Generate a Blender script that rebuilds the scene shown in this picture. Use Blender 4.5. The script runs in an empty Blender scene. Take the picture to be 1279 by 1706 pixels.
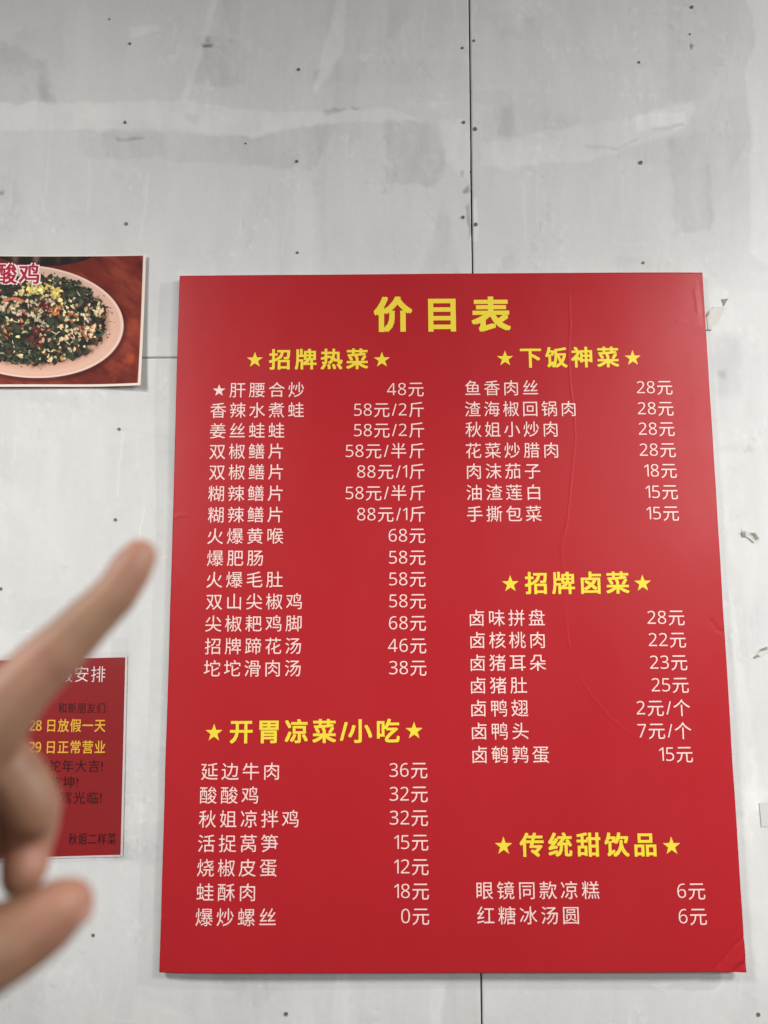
import bpy, bmesh, math, random
import numpy as np
from mathutils import Vector, Matrix, Quaternion

random.seed(7)
rng = np.random.default_rng(7)
S = bpy.context.scene
COL = S.collection

# ------------------------------------------------------------------ camera
F = 1280.0                                   # focal length in photo pixels (1279 x 1706)
CX, CY = 639.5, 853.0
BW, BH = 0.80, 1.00                          # the menu board, metres
BTOP = 2.006                                 # height of the board's top edge
BFRONT = -0.012                              # y of its face; the wall face is y = 0
_c = np.array([-0.39098746, -0.45242014, 1.46979132]) * BW
_a = np.array([0.99997014, -0.0070381, -0.00319144])
_b = np.array([0.00341262, 0.99228263, -0.12394972])
_n = np.cross(_a, _b); _n /= np.linalg.norm(_n)
_mid = _a / np.linalg.norm(_a) + _b / np.linalg.norm(_b)
_dif = _a / np.linalg.norm(_a) - _b / np.linalg.norm(_b)
_mid /= np.linalg.norm(_mid); _dif /= np.linalg.norm(_dif)
_a = (_mid + _dif) / math.sqrt(2); _b = (_mid - _dif) / math.sqrt(2)
RW = np.array([_a, _n, -_b])                 # camera (right, down, forward) -> world (X, Y, Z)
CAM = RW @ (-_c) + np.array([-BW / 2, BFRONT, BTOP])

cam_d = bpy.data.cameras.new('camera')
cam = bpy.data.objects.new('camera', cam_d); COL.objects.link(cam)
r_, d_, f_ = RW[:, 0], RW[:, 1], RW[:, 2]
M = Matrix(((r_[0], -d_[0], -f_[0], CAM[0]), (r_[1], -d_[1], -f_[1], CAM[1]),
            (r_[2], -d_[2], -f_[2], CAM[2]), (0, 0, 0, 1)))
cam.matrix_world = M
cam_d.sensor_fit = 'VERTICAL'; cam_d.sensor_height = 36.0
cam_d.lens = F / 1706.0 * 36.0
cam_d.clip_start = 0.01; cam_d.clip_end = 60
cam_d.dof.use_dof = True
cam_d.dof.focus_distance = 1.17
cam_d.dof.aperture_fstop = 5.0
S.camera = cam
S.render.resolution_x, S.render.resolution_y = 768, 1024

# ------------------------------------------------------------------ light
S.view_settings.view_transform = 'Standard'; S.view_settings.look = 'None'
S.view_settings.exposure = 0.0; S.view_settings.gamma = 1.0
S.cycles.use_denoising = True
W = bpy.data.worlds.new('World'); S.world = W; W.use_nodes = True
W.node_tree.nodes['Background'].inputs[0].default_value = (0.95, 0.97, 1.0, 1)
W.node_tree.nodes['Background'].inputs[1].default_value = 0.09

def area(name, loc, target, sx, sy, power, col=(1, 0.96, 0.90)):
    l = bpy.data.lights.new(name, 'AREA'); l.shape = 'RECTANGLE'; l.size = sx; l.size_y = sy
    l.energy = power; l.color = col
    o = bpy.data.objects.new(name, l); COL.objects.link(o)
    o.location = loc
    o.rotation_euler = (Vector(target) - Vector(loc)).to_track_quat('-Z', 'Y').to_euler()
    return o

# shop lamps: two rows under the ceiling behind the photographer, a lamp off to the right near the wall
def spot(name, loc, target, size, radius, power, col):
    l = bpy.data.lights.new(name, 'SPOT'); l.spot_size = math.radians(size); l.spot_blend = 1.0
    l.shadow_soft_size = radius; l.energy = power; l.color = col
    o = bpy.data.objects.new(name, l); COL.objects.link(o); o.location = loc
    o.rotation_euler = (Vector(target) - Vector(loc)).to_track_quat('-Z', 'Y').to_euler()
    return o
area('ceiling_lamp_right', (1.55, -1.75, 2.75), (1.55, -1.75, 0), 0.6, 0.6, 68, (1, 0.985, 0.965))
area('ceiling_lamp_left', (-1.45, -1.6, 2.75), (-1.45, -1.6, 0), 0.6, 0.6, 60, (1, 0.975, 0.945))
area('far_lamp_right', (2.6, -5.2, 2.25), (0.4, 0, 1.4), 1.1, 0.8, 44, (1, 0.97, 0.94))
area('far_lamp_left', (-2.35, -5.6, 2.15), (-0.4, 0, 1.4), 0.7, 0.8, 16, (1, 0.94, 0.86))
area('side_lamp', (2.65, -1.05, 2.75), (0.2, 0, 1.4), 0.08, 0.08, 34, (1, 0.99, 0.975))
# added spots: pools left and right imitate the photographer's shadow between them
spot('pool_spot_right', (2.3, -2.9, 2.6), (0.56, 0, 1.50), 23, 0.10, 205, (1, 0.975, 0.95))
spot('pool_spot_left', (-2.2, -2.9, 2.6), (-0.47, 0, 1.48), 20, 0.10, 140, (1, 0.975, 0.945))

# ------------------------------------------------------------------ helpers
def at(px, py, y=0.0):
    """photo pixel -> point on the upright plane at depth y (the wall face is y = 0)"""
    d = RW @ np.array([(px - CX) / F, (py - CY) / F, 1.0])
    t = (y - CAM[1]) / d[1]
    return CAM + d * t

def near(px, py, depth):
    """point seen at that pixel, that many metres in front of the lens"""
    return CAM + RW @ (np.array([(px - CX) / F, (py - CY) / F, 1.0]) * depth)

def to_px(X, Y, Z):
    X, Y, Z = np.broadcast_arrays(np.asarray(X, float), np.asarray(Y, float), np.asarray(Z, float))
    P = np.stack([X - CAM[0], Y - CAM[1], Z - CAM[2]], -1) @ RW
    return CX + F * P[..., 0] / P[..., 2], CY + F * P[..., 1] / P[..., 2]

def obj(name, me, mat=None, parent=None):
    o = bpy.data.objects.new(name, me); COL.objects.link(o)
    if mat is not None and me is not None and not me.materials: me.materials.append(mat)
    if parent is not None: o.parent = parent
    return o

def tag(o, label=None, cat=None, group=None, kind=None):
    if label: o['label'] = label
    if cat: o['category'] = cat
    if group: o['group'] = group
    if kind: o['kind'] = kind
    return o

def mesh(name, V, Fc, smooth=False):
    me = bpy.data.meshes.new(name)
    me.from_pydata([tuple(v) for v in V], [], [tuple(f) for f in Fc])
    me.update()
    if smooth: me.polygons.foreach_set('use_smooth', [True] * len(me.polygons))
    return me

def grid_mesh(name, P, smooth=True):
    """P: (rows, cols, 3) array of points -> quad sheet facing -Y when rows go down and cols go right"""
    n, m = P.shape[:2]
    me = bpy.data.meshes.new(name)
    me.vertices.add(n * m)
    me.vertices.foreach_set('co', P.reshape(-1).astype(np.float32))
    i = (np.arange(n - 1)[:, None] * m + np.arange(m - 1)[None, :]).ravel()
    q = np.stack([i, i + m, i + m + 1, i + 1], -1)
    me.loops.add(q.size); me.loops.foreach_set('vertex_index', q.ravel().astype(np.int32))
    me.polygons.add(len(q)); me.polygons.foreach_set('loop_start', (np.arange(len(q)) * 4).astype(np.int32))
    me.update(calc_edges=True)
    if smooth: me.polygons.foreach_set('use_smooth', np.ones(len(q), bool))
    return me

_lat = rng.random((256, 256))
def vnoise(x, y, seed=0):
    x = np.asarray(x, float) + seed * 17.37; y = np.asarray(y, float) + seed * 9.71
    xi = np.floor(x).astype(int); yi = np.floor(y).astype(int)
    fx = x - xi; fy = y - yi
    fx = fx * fx * (3 - 2 * fx); fy = fy * fy * (3 - 2 * fy)
    g = lambda a, b: _lat[a % 256, b % 256]
    return (g(xi, yi) * (1 - fx) + g(xi + 1, yi) * fx) * (1 - fy) + (g(xi, yi + 1) * (1 - fx) + g(xi + 1, yi + 1) * fx) * fy

def fbm(x, y, seed=0, o=4):
    s = 0; a = 0.5
    for k in range(o):
        s = s + a * vnoise(x, y, seed + k * 3); x = x * 2.03; y = y * 2.03; a *= 0.5
    return s

def sstep(a, b, x):
    t = np.clip((x - a) / (b - a), 0, 1)
    return t * t * (3 - 2 * t)

def seg_dist(x, y, a, b):
    ax, ay = a; bx, by = b
    dx, dy = bx - ax, by - ay
    t = np.clip(((x - ax) * dx + (y - ay) * dy) / (dx * dx + dy * dy + 1e-12), 0, 1)
    return np.hypot(x - ax - t * dx, y - ay - t * dy)

def poly_sd(x, y, pts):
    """signed distance, positive inside"""
    d = np.full(x.shape, 1e9); ins = np.zeros(x.shape, bool)
    n = len(pts)
    for i in range(n):
        a, b = pts[i], pts[(i + 1) % n]
        d = np.minimum(d, seg_dist(x, y, a, b))
        c = ((a[1] > y) != (b[1] > y)) & (x < (b[0] - a[0]) * (y - a[1]) / (b[1] - a[1] + 1e-12) + a[0])
        ins ^= c
    return np.where(ins, d, -d)

# ------------------------------------------------------------------ materials
def new_mat(name):
    m = bpy.data.materials.new(name); m.use_nodes = True
    nt = m.node_tree
    return m, nt, nt.nodes['Principled BSDF'], nt.nodes.new, nt.links.new

def simple(name, col, rough=0.5, spec=0.5, bump=0.0, bscale=300, var=0.0):
    m, nt, p, N, L = new_mat(name)
    p.inputs['Base Color'].default_value = (*col, 1); p.inputs['Roughness'].default_value = rough
    p.inputs['Specular IOR Level'].default_value = spec
    tc = N('ShaderNodeTexCoord'); no = N('ShaderNodeTexNoise'); no.inputs['Scale'].default_value = bscale
    no.inputs['Detail'].default_value = 5
    L(tc.outputs['Object'], no.inputs['Vector'])
    if bump:
        b = N('ShaderNodeBump'); b.inputs['Strength'].default_value = bump; b.inputs['Distance'].default_value = 0.0006
        L(no.outputs['Fac'], b.inputs['Height']); L(b.outputs['Normal'], p.inputs['Normal'])
    if var:
        mx = N('ShaderNodeMix'); mx.data_type = 'RGBA'
        mx.inputs[6].default_value = (*[c * (1 - var) for c in col], 1); mx.inputs[7].default_value = (*[min(1, c * (1 + var)) for c in col], 1)
        L(no.outputs['Fac'], mx.inputs[0]); L(mx.outputs[2], p.inputs['Base Color'])
    return m

def wall_material():
    m, nt, p, N, L = new_mat('skimmed_board')
    at_ = N('ShaderNodeAttribute'); at_.attribute_name = 'tone'
    tc = N('ShaderNodeTexCoord')
    n1 = N('ShaderNodeTexNoise'); n1.inputs['Scale'].default_value = 95; n1.inputs['Detail'].default_value = 6; n1.inputs['Roughness'].default_value = 0.65
    L(tc.outputs['Object'], n1.inputs['Vector'])
    mp = N('ShaderNodeMapping'); mp.inputs['Scale'].default_value = (70, 70, 9)
    L(tc.outputs['Object'], mp.inputs['Vector'])
    n2 = N('ShaderNodeTexNoise'); n2.inputs['Scale'].default_value = 1.0; n2.inputs['Detail'].default_value = 4
    L(mp.outputs['Vector'], n2.inputs['Vector'])
    ad = N('ShaderNodeMath'); ad.operation = 'MULTIPLY_ADD'; ad.inputs[1].default_value = 0.09; L(n1.outputs['Fac'], ad.inputs[0]); L(at_.outputs['Fac'], ad.inputs[2])
    ad2 = N('ShaderNodeMath'); ad2.operation = 'MULTIPLY_ADD'; ad2.inputs[1].default_value = 0.035; L(n2.outputs['Fac'], ad2.inputs[0]); L(ad.outputs[0], ad2.inputs[2])
    cr = N('ShaderNodeValToRGB')
    e = cr.color_ramp.elements
    e[0].position = 0.0; e[0].color = (0.13, 0.13, 0.125, 1)
    e[1].position = 1.0; e[1].color = (0.80, 0.79, 0.77, 1)
    for pos, c in ((0.25, (0.385, 0.388, 0.38)), (0.5, (0.565, 0.567, 0.558)), (0.72, (0.675, 0.672, 0.66))):
        x = e.new(pos); x.color = (*c, 1)
    L(ad2.outputs[0], cr.inputs['Fac']); L(cr.outputs['Color'], p.inputs['Base Color'])
    p.inputs['Roughness'].default_value = 0.72; p.inputs['Specular IOR Level'].default_value = 0.3
    b = N('ShaderNodeBump'); b.inputs['Strength'].default_value = 0.25; b.inputs['Distance'].default_value = 0.0012
    hs = N('ShaderNodeMath'); hs.operation = 'ADD'; L(n1.outputs['Fac'], hs.inputs[0]); L(n2.outputs['Fac'], hs.inputs[1])
    L(hs.outputs[0], b.inputs['Height']); L(b.outputs['Normal'], p.inputs['Normal'])
    return m

def print_material(name, rough, bump=0.05):
    m, nt, p, N, L = new_mat(name)
    a = N('ShaderNodeAttribute'); a.attribute_name = 'ink'
    L(a.outputs['Color'], p.inputs['Base Color'])
    p.inputs['Roughness'].default_value = rough; p.inputs['Specular IOR Level'].default_value = 0.1
    return m

def red_material(name, col, rough, spec=0.5):
    m, nt, p, N, L = new_mat(name)
    tc = N('ShaderNodeTexCoord')
    n = N('ShaderNodeTexNoise'); n.inputs['Scale'].default_value = 9; n.inputs['Detail'].default_value = 6
    L(tc.outputs['Object'], n.inputs['Vector'])
    mx = N('ShaderNodeMix'); mx.data_type = 'RGBA'
    mx.inputs[6].default_value = (*[c * 0.95 for c in col], 1); mx.inputs[7].default_value = (*[c * 1.05 for c in col], 1)
    L(n.outputs['Fac'], mx.inputs[0]); L(mx.outputs[2], p.inputs['Base Color'])
    n2 = N('ShaderNodeTexNoise'); n2.inputs['Scale'].default_value = 700; n2.inputs['Detail'].default_value = 3
    L(tc.outputs['Object'], n2.inputs['Vector'])
    b = N('ShaderNodeBump'); b.inputs['Strength'].default_value = 0.06; b.inputs['Distance'].default_value = 0.0004
    L(n2.outputs['Fac'], b.inputs['Height']); L(b.outputs['Normal'], p.inputs['Normal'])
    mp = N('ShaderNodeMapping'); mp.inputs['Scale'].default_value = (7, 7, 3.5); L(tc.outputs['Object'], mp.inputs['Vector'])
    n3 = N('ShaderNodeTexNoise'); n3.inputs['Scale'].default_value = 1; n3.inputs['Detail'].default_value = 7; n3.inputs['Roughness'].default_value = 0.6
    L(mp.outputs['Vector'], n3.inputs['Vector'])
    mr = N('ShaderNodeMapRange'); mr.inputs['From Min'].default_value = 0.3; mr.inputs['From Max'].default_value = 0.7
    mr.inputs['To Min'].default_value = rough - 0.07; mr.inputs['To Max'].default_value = rough + 0.11
    L(n3.outputs['Fac'], mr.inputs['Value']); L(mr.outputs['Result'], p.inputs['Roughness'])
    p.inputs['Specular IOR Level'].default_value = spec
    return m

def film_material():
    m = bpy.data.materials.new('clear_film'); m.use_nodes = True
    nt = m.node_tree; N = nt.nodes.new; L = nt.links.new
    for n in list(nt.nodes): nt.nodes.remove(n)
    o = N('ShaderNodeOutputMaterial'); mx = N('ShaderNodeMixShader'); t = N('ShaderNodeBsdfTransparent'); g = N('ShaderNodeBsdfGlossy')
    t.inputs['Color'].default_value = (0.995, 0.995, 0.995, 1)
    g.inputs['Roughness'].default_value = 0.18; mx.inputs[0].default_value = 0.045
    L(t.outputs[0], mx.inputs[1]); L(g.outputs[0], mx.inputs[2]); L(mx.outputs[0], o.inputs['Surface'])
    return m

def skin_material():
    m, nt, p, N, L = new_mat('skin')
    tc = N('ShaderNodeTexCoord')
    n = N('ShaderNodeTexNoise'); n.inputs['Scale'].default_value = 70; n.inputs['Detail'].default_value = 5
    L(tc.outputs['Object'], n.inputs['Vector'])
    cr = N('ShaderNodeValToRGB'); e = cr.color_ramp.elements
    e[0].position = 0.3; e[0].color = (0.205, 0.106, 0.060, 1); e[1].position = 0.7; e[1].color = (0.285, 0.162, 0.096, 1)
    L(n.outputs['Fac'], cr.inputs['Fac'])
    fa = N('ShaderNodeAttribute'); fa.attribute_name = 'flush'
    mf = N('ShaderNodeMath'); mf.operation = 'MULTIPLY'; mf.inputs[1].default_value = 0.75; L(fa.outputs['Fac'], mf.inputs[0])
    mx = N('ShaderNodeMix'); mx.data_type = 'RGBA'; mx.inputs[7].default_value = (0.40, 0.18, 0.125, 1)
    L(mf.outputs[0], mx.inputs[0]); L(cr.outputs['Color'], mx.inputs[6]); L(mx.outputs[2], p.inputs['Base Color'])
    p.inputs['Roughness'].default_value = 0.5; p.inputs['Specular IOR Level'].default_value = 0.4
    p.inputs['Subsurface Weight'].default_value = 0.12
    p.inputs['Subsurface Radius'].default_value = (1.0, 0.35, 0.2); p.inputs['Subsurface Scale'].default_value = 0.004
    n2 = N('ShaderNodeTexNoise'); n2.inputs['Scale'].default_value = 900; n2.inputs['Detail'].default_value = 3
    L(tc.outputs['Object'], n2.inputs['Vector'])
    b = N('ShaderNodeBump'); b.inputs['Strength'].default_value = 0.2; b.inputs['Distance'].default_value = 0.0004
    L(n2.outputs['Fac'], b.inputs['Height']); L(b.outputs['Normal'], p.inputs['Normal'])
    return m

MAT = dict(
    wall=wall_material(), film=film_material(), skin=skin_material(),
    red=red_material('red_print_film', (0.40, 0.0165, 0.0225), 0.36, 0.18),
    foam=simple('foam_core', (0.72, 0.70, 0.66), 0.8, 0.2),
    white_ink=simple('white_ink', (0.86, 0.62, 0.575), 0.45, 0.2),
    yellow_ink=simple('yellow_ink', (0.80, 0.63, 0.05), 0.45, 0.2),
    print=print_material('photo_print', 0.55), paper=simple('paper_white', (0.78, 0.74, 0.69), 0.6, 0.3),
    magenta=simple('magenta_ink', (0.38, 0.005, 0.035), 0.5, 0.1), outline=simple('outline_ink', (0.90, 0.74, 0.74), 0.45, 0.2),
    notice=red_material('dark_red_paper', (0.25, 0.012, 0.014), 0.5, 0.2),
    notice_white=simple('notice_white', (0.75, 0.66, 0.66), 0.5), notice_yellow=simple('notice_yellow', (0.75, 0.42, 0.03), 0.5),
    notice_dark=simple('notice_dark', (0.03, 0.004, 0.004), 0.5, 0.2),
    screw=simple('dark_screw', (0.13, 0.127, 0.122), 0.55, 0.5), back=simple('dark_cavity', (0.012, 0.012, 0.012), 0.9, 0.1),
    flake=simple('paint_flake', (0.62, 0.60, 0.55), 0.8, 0.2, 0.3, 400, 0.1), scar=simple('torn_scar', (0.27, 0.26, 0.24), 0.9, 0.1, 0.4, 500, 0.4),
    nail=simple('finger_nail', (0.50, 0.27, 0.21), 0.3, 0.5), tape=simple('grey_tape', (0.57, 0.57, 0.56), 0.45, 0.5),
)

# ------------------------------------------------------------------ the wall of skimmed boards
wall = tag(obj('wall', None), kind='structure')
s0, s1 = at(781.5, 0), at(802.5, 1706)
def seam_x(z): return s0[0] + (s1[0] - s0[0]) * (s0[2] - z) / (s0[2] - s1[2])
zh = at(265, 596)[2]                                     # the level joint on the left
GAP = 0.0023

def fine_axis(lo, flo, fhi, hi, step, coarse=0.05):
    a = np.arange(flo, fhi, step)
    b = np.linspace(lo, flo, max(2, int((flo - lo) / coarse) + 2))[:-1] if flo > lo + 1e-6 else np.array([])
    c = np.linspace(a[-1], hi, max(2, int((hi - a[-1]) / coarse) + 2))[1:] if hi > a[-1] + 1e-6 else np.array([])
    return np.concatenate([b, a, c])

STROKES = []   # (polygon in photo pixels, softness px, tone change, edge wobble px)
def st(pts, d, soft=4, wob=6): STROKES.append((pts, soft, d, wob))
# trowelled bands and scraped places, read off the photograph
st([(-60, 172), (140, 172), (300, 168), (470, 190), (640, 178), (700, 200), (640, 201), (510, 209), (420, 228), (345, 223), (290, 217), (-60, 216)], 0.13, 3, 5)
st([(130, 218), (345, 224), (420, 228), (510, 210), (560, 212), (520, 285), (300, 268), (140, 262)], -0.09, 5, 8)
st([(325, 60), (405, 65), (412, 138), (310, 145)], -0.09, 5, 10)
st([(368, 0), (400, 0), (400, 60), (384, 58)], -0.10, 4, 6)
st([(-20, 60), (60, 95), (88, 172), (-20, 176)], -0.08, 6, 12)
st([(60, 100), (75, 100), (92, 172), (62, 172)], -0.12, 6, 8)
st([(352, 0), (362, 0), (312, 170), (300, 170)], 0.11, 2, 3)
st([(560, 0), (575, 0), (570, 90), (525, 155), (520, 150)], 0.13, 3, 4)
st([(214, 46), (262, 38), (268, 50), (216, 62)], 0.13, 3, 4)
st([(525, 215), (545, 215), (540, 470), (520, 470)], -0.06, 5, 6)
st([(495, 290), (525, 300), (535, 470), (480, 470)], 0.05, 6, 8)
st([(640, 203), (725, 203), (745, 275), (720, 310), (640, 300)], -0.11, 4, 8)
st([(730, 200), (779, 196), (781, 300), (760, 290), (745, 265)], 0.11, 4, 5)
st([(735, 320), (750, 380), (765, 460), (700, 460)], -0.06, 4, 8)
st([(786, 155), (850, 148), (864, 224), (828, 228), (818, 175), (790, 170)], -0.11, 3, 5)
st([(800, 240), (940, 212), (1050, 196), (1150, 168), (1160, 180), (1135, 220), (1000, 262), (850, 282), (800, 278)], 0.12, 4, 7)
st([(1056, 192), (1140, 186), (1142, 216), (1060, 220)], 0.12, 2, 4)
st([(1080, 214), (1138, 204), (1140, 212), (1084, 219)], -0.28, 3, 7)
st([(1110, 238), (1172, 215), (1186, 390), (1120, 392)], -0.09, 5, 12)
st([(975, 240), (1030, 246), (1060, 230), (1064, 232), (1030, 250), (975, 246)], -0.16, 1.5, 2)
st([(1238, -20), (1300, -20), (1300, 460), (1250, 420), (1250, 215), (1240, 130), (1258, 55)], 0.12, 3, 5)
st([(1185, 165), (1250, 160), (1250, 215), (1180, 390), (1174, 250)], -0.05, 5, 8)
st([(1110, -20), (1240, -20), (1235, 48), (1180, 160), (1110, 170)], -0.07, 6, 10)
st([(640, -20), (700, -20), (650, 90), (640, 100)], -0.08, 5, 8)
st([(800, 20), (880, 20), (890, 60), (830, 66)], -0.05, 6, 10)
st([(536, 182), (575, 178), (580, 184), (540, 192)], -0.24, 3, 7)
st([(585, 178), (597, 178), (597, 183), (586, 183)], -0.22, 2, 4)
st([(192, 229), (240, 228), (240, 233), (194, 235)], -0.18, 2, 3)
st([(334, 74), (354, 73), (352, 79), (338, 80)], -0.35, 2, 3)
st([(340, 62), (348, 62), (348, 72), (341, 72)], -0.2, 2, 4)
st([(305, 190), (330, 190), (325, 208), (318, 208)], -0.13, 3, 6)
st([(520, 120), (534, 112), (530, 126), (522, 142)], -0.13, 2, 5)
st([(788, 330), (786, 400), (796, 404), (795, 330)], 0.18, 2, 2)
st([(1175, 455), (1300, 455), (1300, 560), (1180, 560)], 0.07, 10, 10)
st([(1185, 555), (1235, 555), (1230, 660), (1190, 660)], -0.07, 8, 12)
st([(1195, 742), (1250, 740), (1250, 752), (1196, 755)], -0.10, 4, 6)
st([(1196, 620), (1212, 617), (1210, 632), (1197, 632)], -0.12, 4, 5)
st([(1205, 880), (1240, 1000), (1252, 1300), (1225, 1300), (1208, 1000)], -0.06, 4, 8)
st([(1215, 1020), (1245, 1160), (1265, 1350), (1245, 1350), (1230, 1180)], 0.09, 3, 6)
st([(1230, 1310), (1300, 1320), (1300, 1706), (1262, 1706)], 0.06, 6, 10)
st([(1085, 1640), (1120, 1636), (1105, 1652)], 0.12, 2, 3)
st([(715, 1640), (740, 1640), (728, 1720), (718, 1720)], 0.10, 3, 5)
st([(740, 1630), (795, 1630), (800, 1720), (735, 1720)], -0.06, 3, 8)
st([(-20, 1650), (72, 1632), (72, 1720), (-20, 1720)], -0.07, 4, 6)
st([(95, 1600), (104, 1598), (85, 1618), (72, 1622)], -0.13, 3, 6)
st([(133, 1586), (142, 1586), (141, 1590), (134, 1590)], -0.15, 2, 3)
st([(82, 1642), (90, 1640), (88, 1648)], -0.2, 2, 3)
st([(100, 945), (112, 942), (110, 947), (101, 950)], -0.12, 2, 3)
st([(-20, 250), (30, 252), (32, 400), (-20, 410)], -0.07, 5, 12)
st([(0, 318), (9, 316), (7, 324), (0, 324)], -0.25, 2, 3)
st([(765, 285), (772, 283), (770, 295), (766, 294)], -0.35, 1.5, 3)
st([(770, 320), (781, 306), (783, 318), (774, 322)], -0.40, 1.5, 5)
st([(772, 345), (783, 338), (783, 400), (778, 385), (775, 350)], -0.26, 2, 6)
st([(1148, 72), (1156, 76), (1152, 84), (1149, 82)], -0.5, 1.5, 3)
for _ in range(150):                                     # further trowel strokes all over
    x = random.uniform(-250, 1500); y = random.uniform(-150, 1850)
    l = random.uniform(60, 300); w = random.uniform(18, 80); an = random.choice([0, 0, 1.5, 1.5, 1.6, 1.45, 0.1, -0.15, 0.8]) + random.gauss(0, .1)
    c, s_ = math.cos(an), math.sin(an)
    st([(x + c * a - s_ * b, y + s_ * a + c * b) for a, b in ((0, 0), (l, random.uniform(-w * .3, w * .2)), (l * random.uniform(.8, 1.05), w), (0, w * random.uniform(.6, 1)))],
       random.choice([-1, 1]) * random.uniform(0.01, 0.055), random.choice([2, 3, 8, 16]), random.uniform(4, 14))
for _ in range(230):                                      # fine drag lines
    x = random.uniform(-100, 1400); y = random.uniform(-50, 1750); l = random.uniform(20, 120)
    an = random.choice([1.57, 1.57, 1.5, 1.7, 0.0]) + random.gauss(0, .12); c, s_ = math.cos(an), math.sin(an)
    w = random.uniform(1.2, 3)
    st([(x, y), (x + c * l, y + s_ * l), (x + c * l - s_ * w, y + s_ * l + c * w), (x - s_ * w, y + c * w)], random.choice([-.5, 1]) * random.uniform(.04, .13), 1.0, 2.5)

def wall_tone(PX, PY):
    t = np.full(PX.shape, 0.50)
    t += 0.16 * (fbm(PX / 230, PY / 300, 1) - 0.47) + 0.13 * (fbm(PX / 26, PY / 90, 2) - 0.47)
    msk = sstep(.45, .62, fbm(PX / 70, PY / 70, 8, 3))
    t += (0.12 + 0.40 * msk) * (np.clip(fbm(PX / 8, PY / 11, 5) - 0.54, 0, 1) - np.clip(.36 - fbm(PX / 6, PY / 9, 6), 0, 1))
    jx = (fbm(PX / 22, PY / 22, 11) - 0.47); jy = (fbm(PX / 22, PY / 22, 23) - 0.47)
    k2 = (fbm(PX / 5, PY / 5, 31, 2) - 0.37)
    for pts, soft, d, wob in STROKES:
        xs = [p[0] for p in pts]; ys = [p[1] for p in pts]; mgn = soft + wob * 2
        box = (PX > min(xs) - mgn) & (PX < max(xs) + mgn) & (PY > min(ys) - mgn) & (PY < max(ys) + mgn)
        idx = np.nonzero(box.ravel())[0]
        if not len(idx): continue
        x = PX.ravel()[idx] + wob * 2.2 * jx.ravel()[idx]; y = PY.ravel()[idx] + wob * 2.2 * jy.ravel()[idx] + wob * .4 * k2.ravel()[idx]
        t.ravel()[idx] += d * sstep(-soft, soft, poly_sd(x, y, pts)) * (0.75 + 1.2 * (fbm(x / 14, y / 40, 41, 2) - .2))
    return t

def panel(xfun, svals, zvals):
    """xfun(s, z) gives x; a board 9 mm thick with its rim turned back"""
    Z = np.repeat(zvals[:, None], len(svals), 1); Sg = np.repeat(svals[None, :], len(zvals), 0)
    X = xfun(Sg, Z)
    PX, PY = to_px(X, np.zeros_like(X), Z)
    T = wall_tone(PX, PY)
    Y = -0.0009 * (T - 0.5) - 0.0014 * (fbm(X * 5, Z * 5, 3, 2) - 0.37)
    P = np.stack([X, Y, Z], -1)
    rim = lambda A: np.concatenate([A[:1], A, A[-1:]], 0)
    P2 = np.concatenate([P[:, :1], P, P[:, -1:]], 1); P2 = np.concatenate([P2[:1], P2, P2[-1:]], 0)
    P2[0, :, 1] = P2[-1, :, 1] = 0.009; P2[:, 0, 1] = P2[:, -1, 1] = 0.009
    T2 = np.concatenate([T[:, :1], T, T[:, -1:]], 1); T2 = np.concatenate([T2[:1], T2, T2[-1:]], 0)
    me = grid_mesh('wall_panel', P2)
    a = me.attributes.new('tone', 'FLOAT', 'POINT'); a.data.foreach_set('value', T2.ravel().astype(np.float32))
    return obj('wall_panel', me, MAT['wall'], wall)

ST = 0.0024
ZT, ZB = 2.95, 0.35
def rag(z):                                              # chipped rim of the left board beside the joint
    px, py = to_px(np.array(0.09), np.array(0.0), z)
    w = sstep(255, 275, py) * (1 - sstep(375, 420, py))
    k = fbm(z * 420, z * 0, 61, 3)
    return w * (0.0003 + 0.008 * np.clip(k - 0.52, 0, 1)) + 0.0004 * fbm(z * 60, z * 0, 62, 2) + 0.0007 * sstep(0.5, 1, w) * (k > .6)
zt = fine_axis(zh + GAP / 2, zh + GAP / 2, 2.62, ZT, ST)[::-1]
zb = fine_axis(ZB, 0.84, zh - GAP / 2, zh - GAP / 2, ST)[::-1]
za = fine_axis(ZB, 0.84, 2.62, ZT, ST)[::-1]
left_s = fine_axis(-1.22, -0.83, 0, 0, ST); left_s[-1] = 0
def left_x(s, z):
    e = seam_x(z) - GAP * 0.5
    return e + s - rag(z) * np.exp(s / 0.004)
right_s = fine_axis(0, 0, 0.62, 1.22, ST)
pan_tl = panel(left_x, left_s, zt)
pan_bl = panel(left_x, left_s, zb)
pan_r = panel(lambda s, z: seam_x(z) + GAP * 0.5 + s + 0.0003 * fbm(z * 70, z * 0, 71, 2), right_s, za)
cz = np.arange(ZB, ZT, 0.03)[::-1]
panel(lambda s, z: seam_x(z) - 1.223 - GAP * .5 + s, np.arange(-1.2, 0.0001, 0.03), cz)
panel(lambda s, z: seam_x(z) + 1.223 + GAP * .5 + s, np.arange(0, 1.2001, 0.03), cz)
bk = mesh('wall_backing', [(-3, 0.0095, 0.2), (3, 0.0095, 0.2), (3, 0.0095, 3.1), (-3, 0.0095, 3.1)], [(0, 1, 2, 3)])
obj('wall_backing', bk, MAT['back'], wall)

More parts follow.
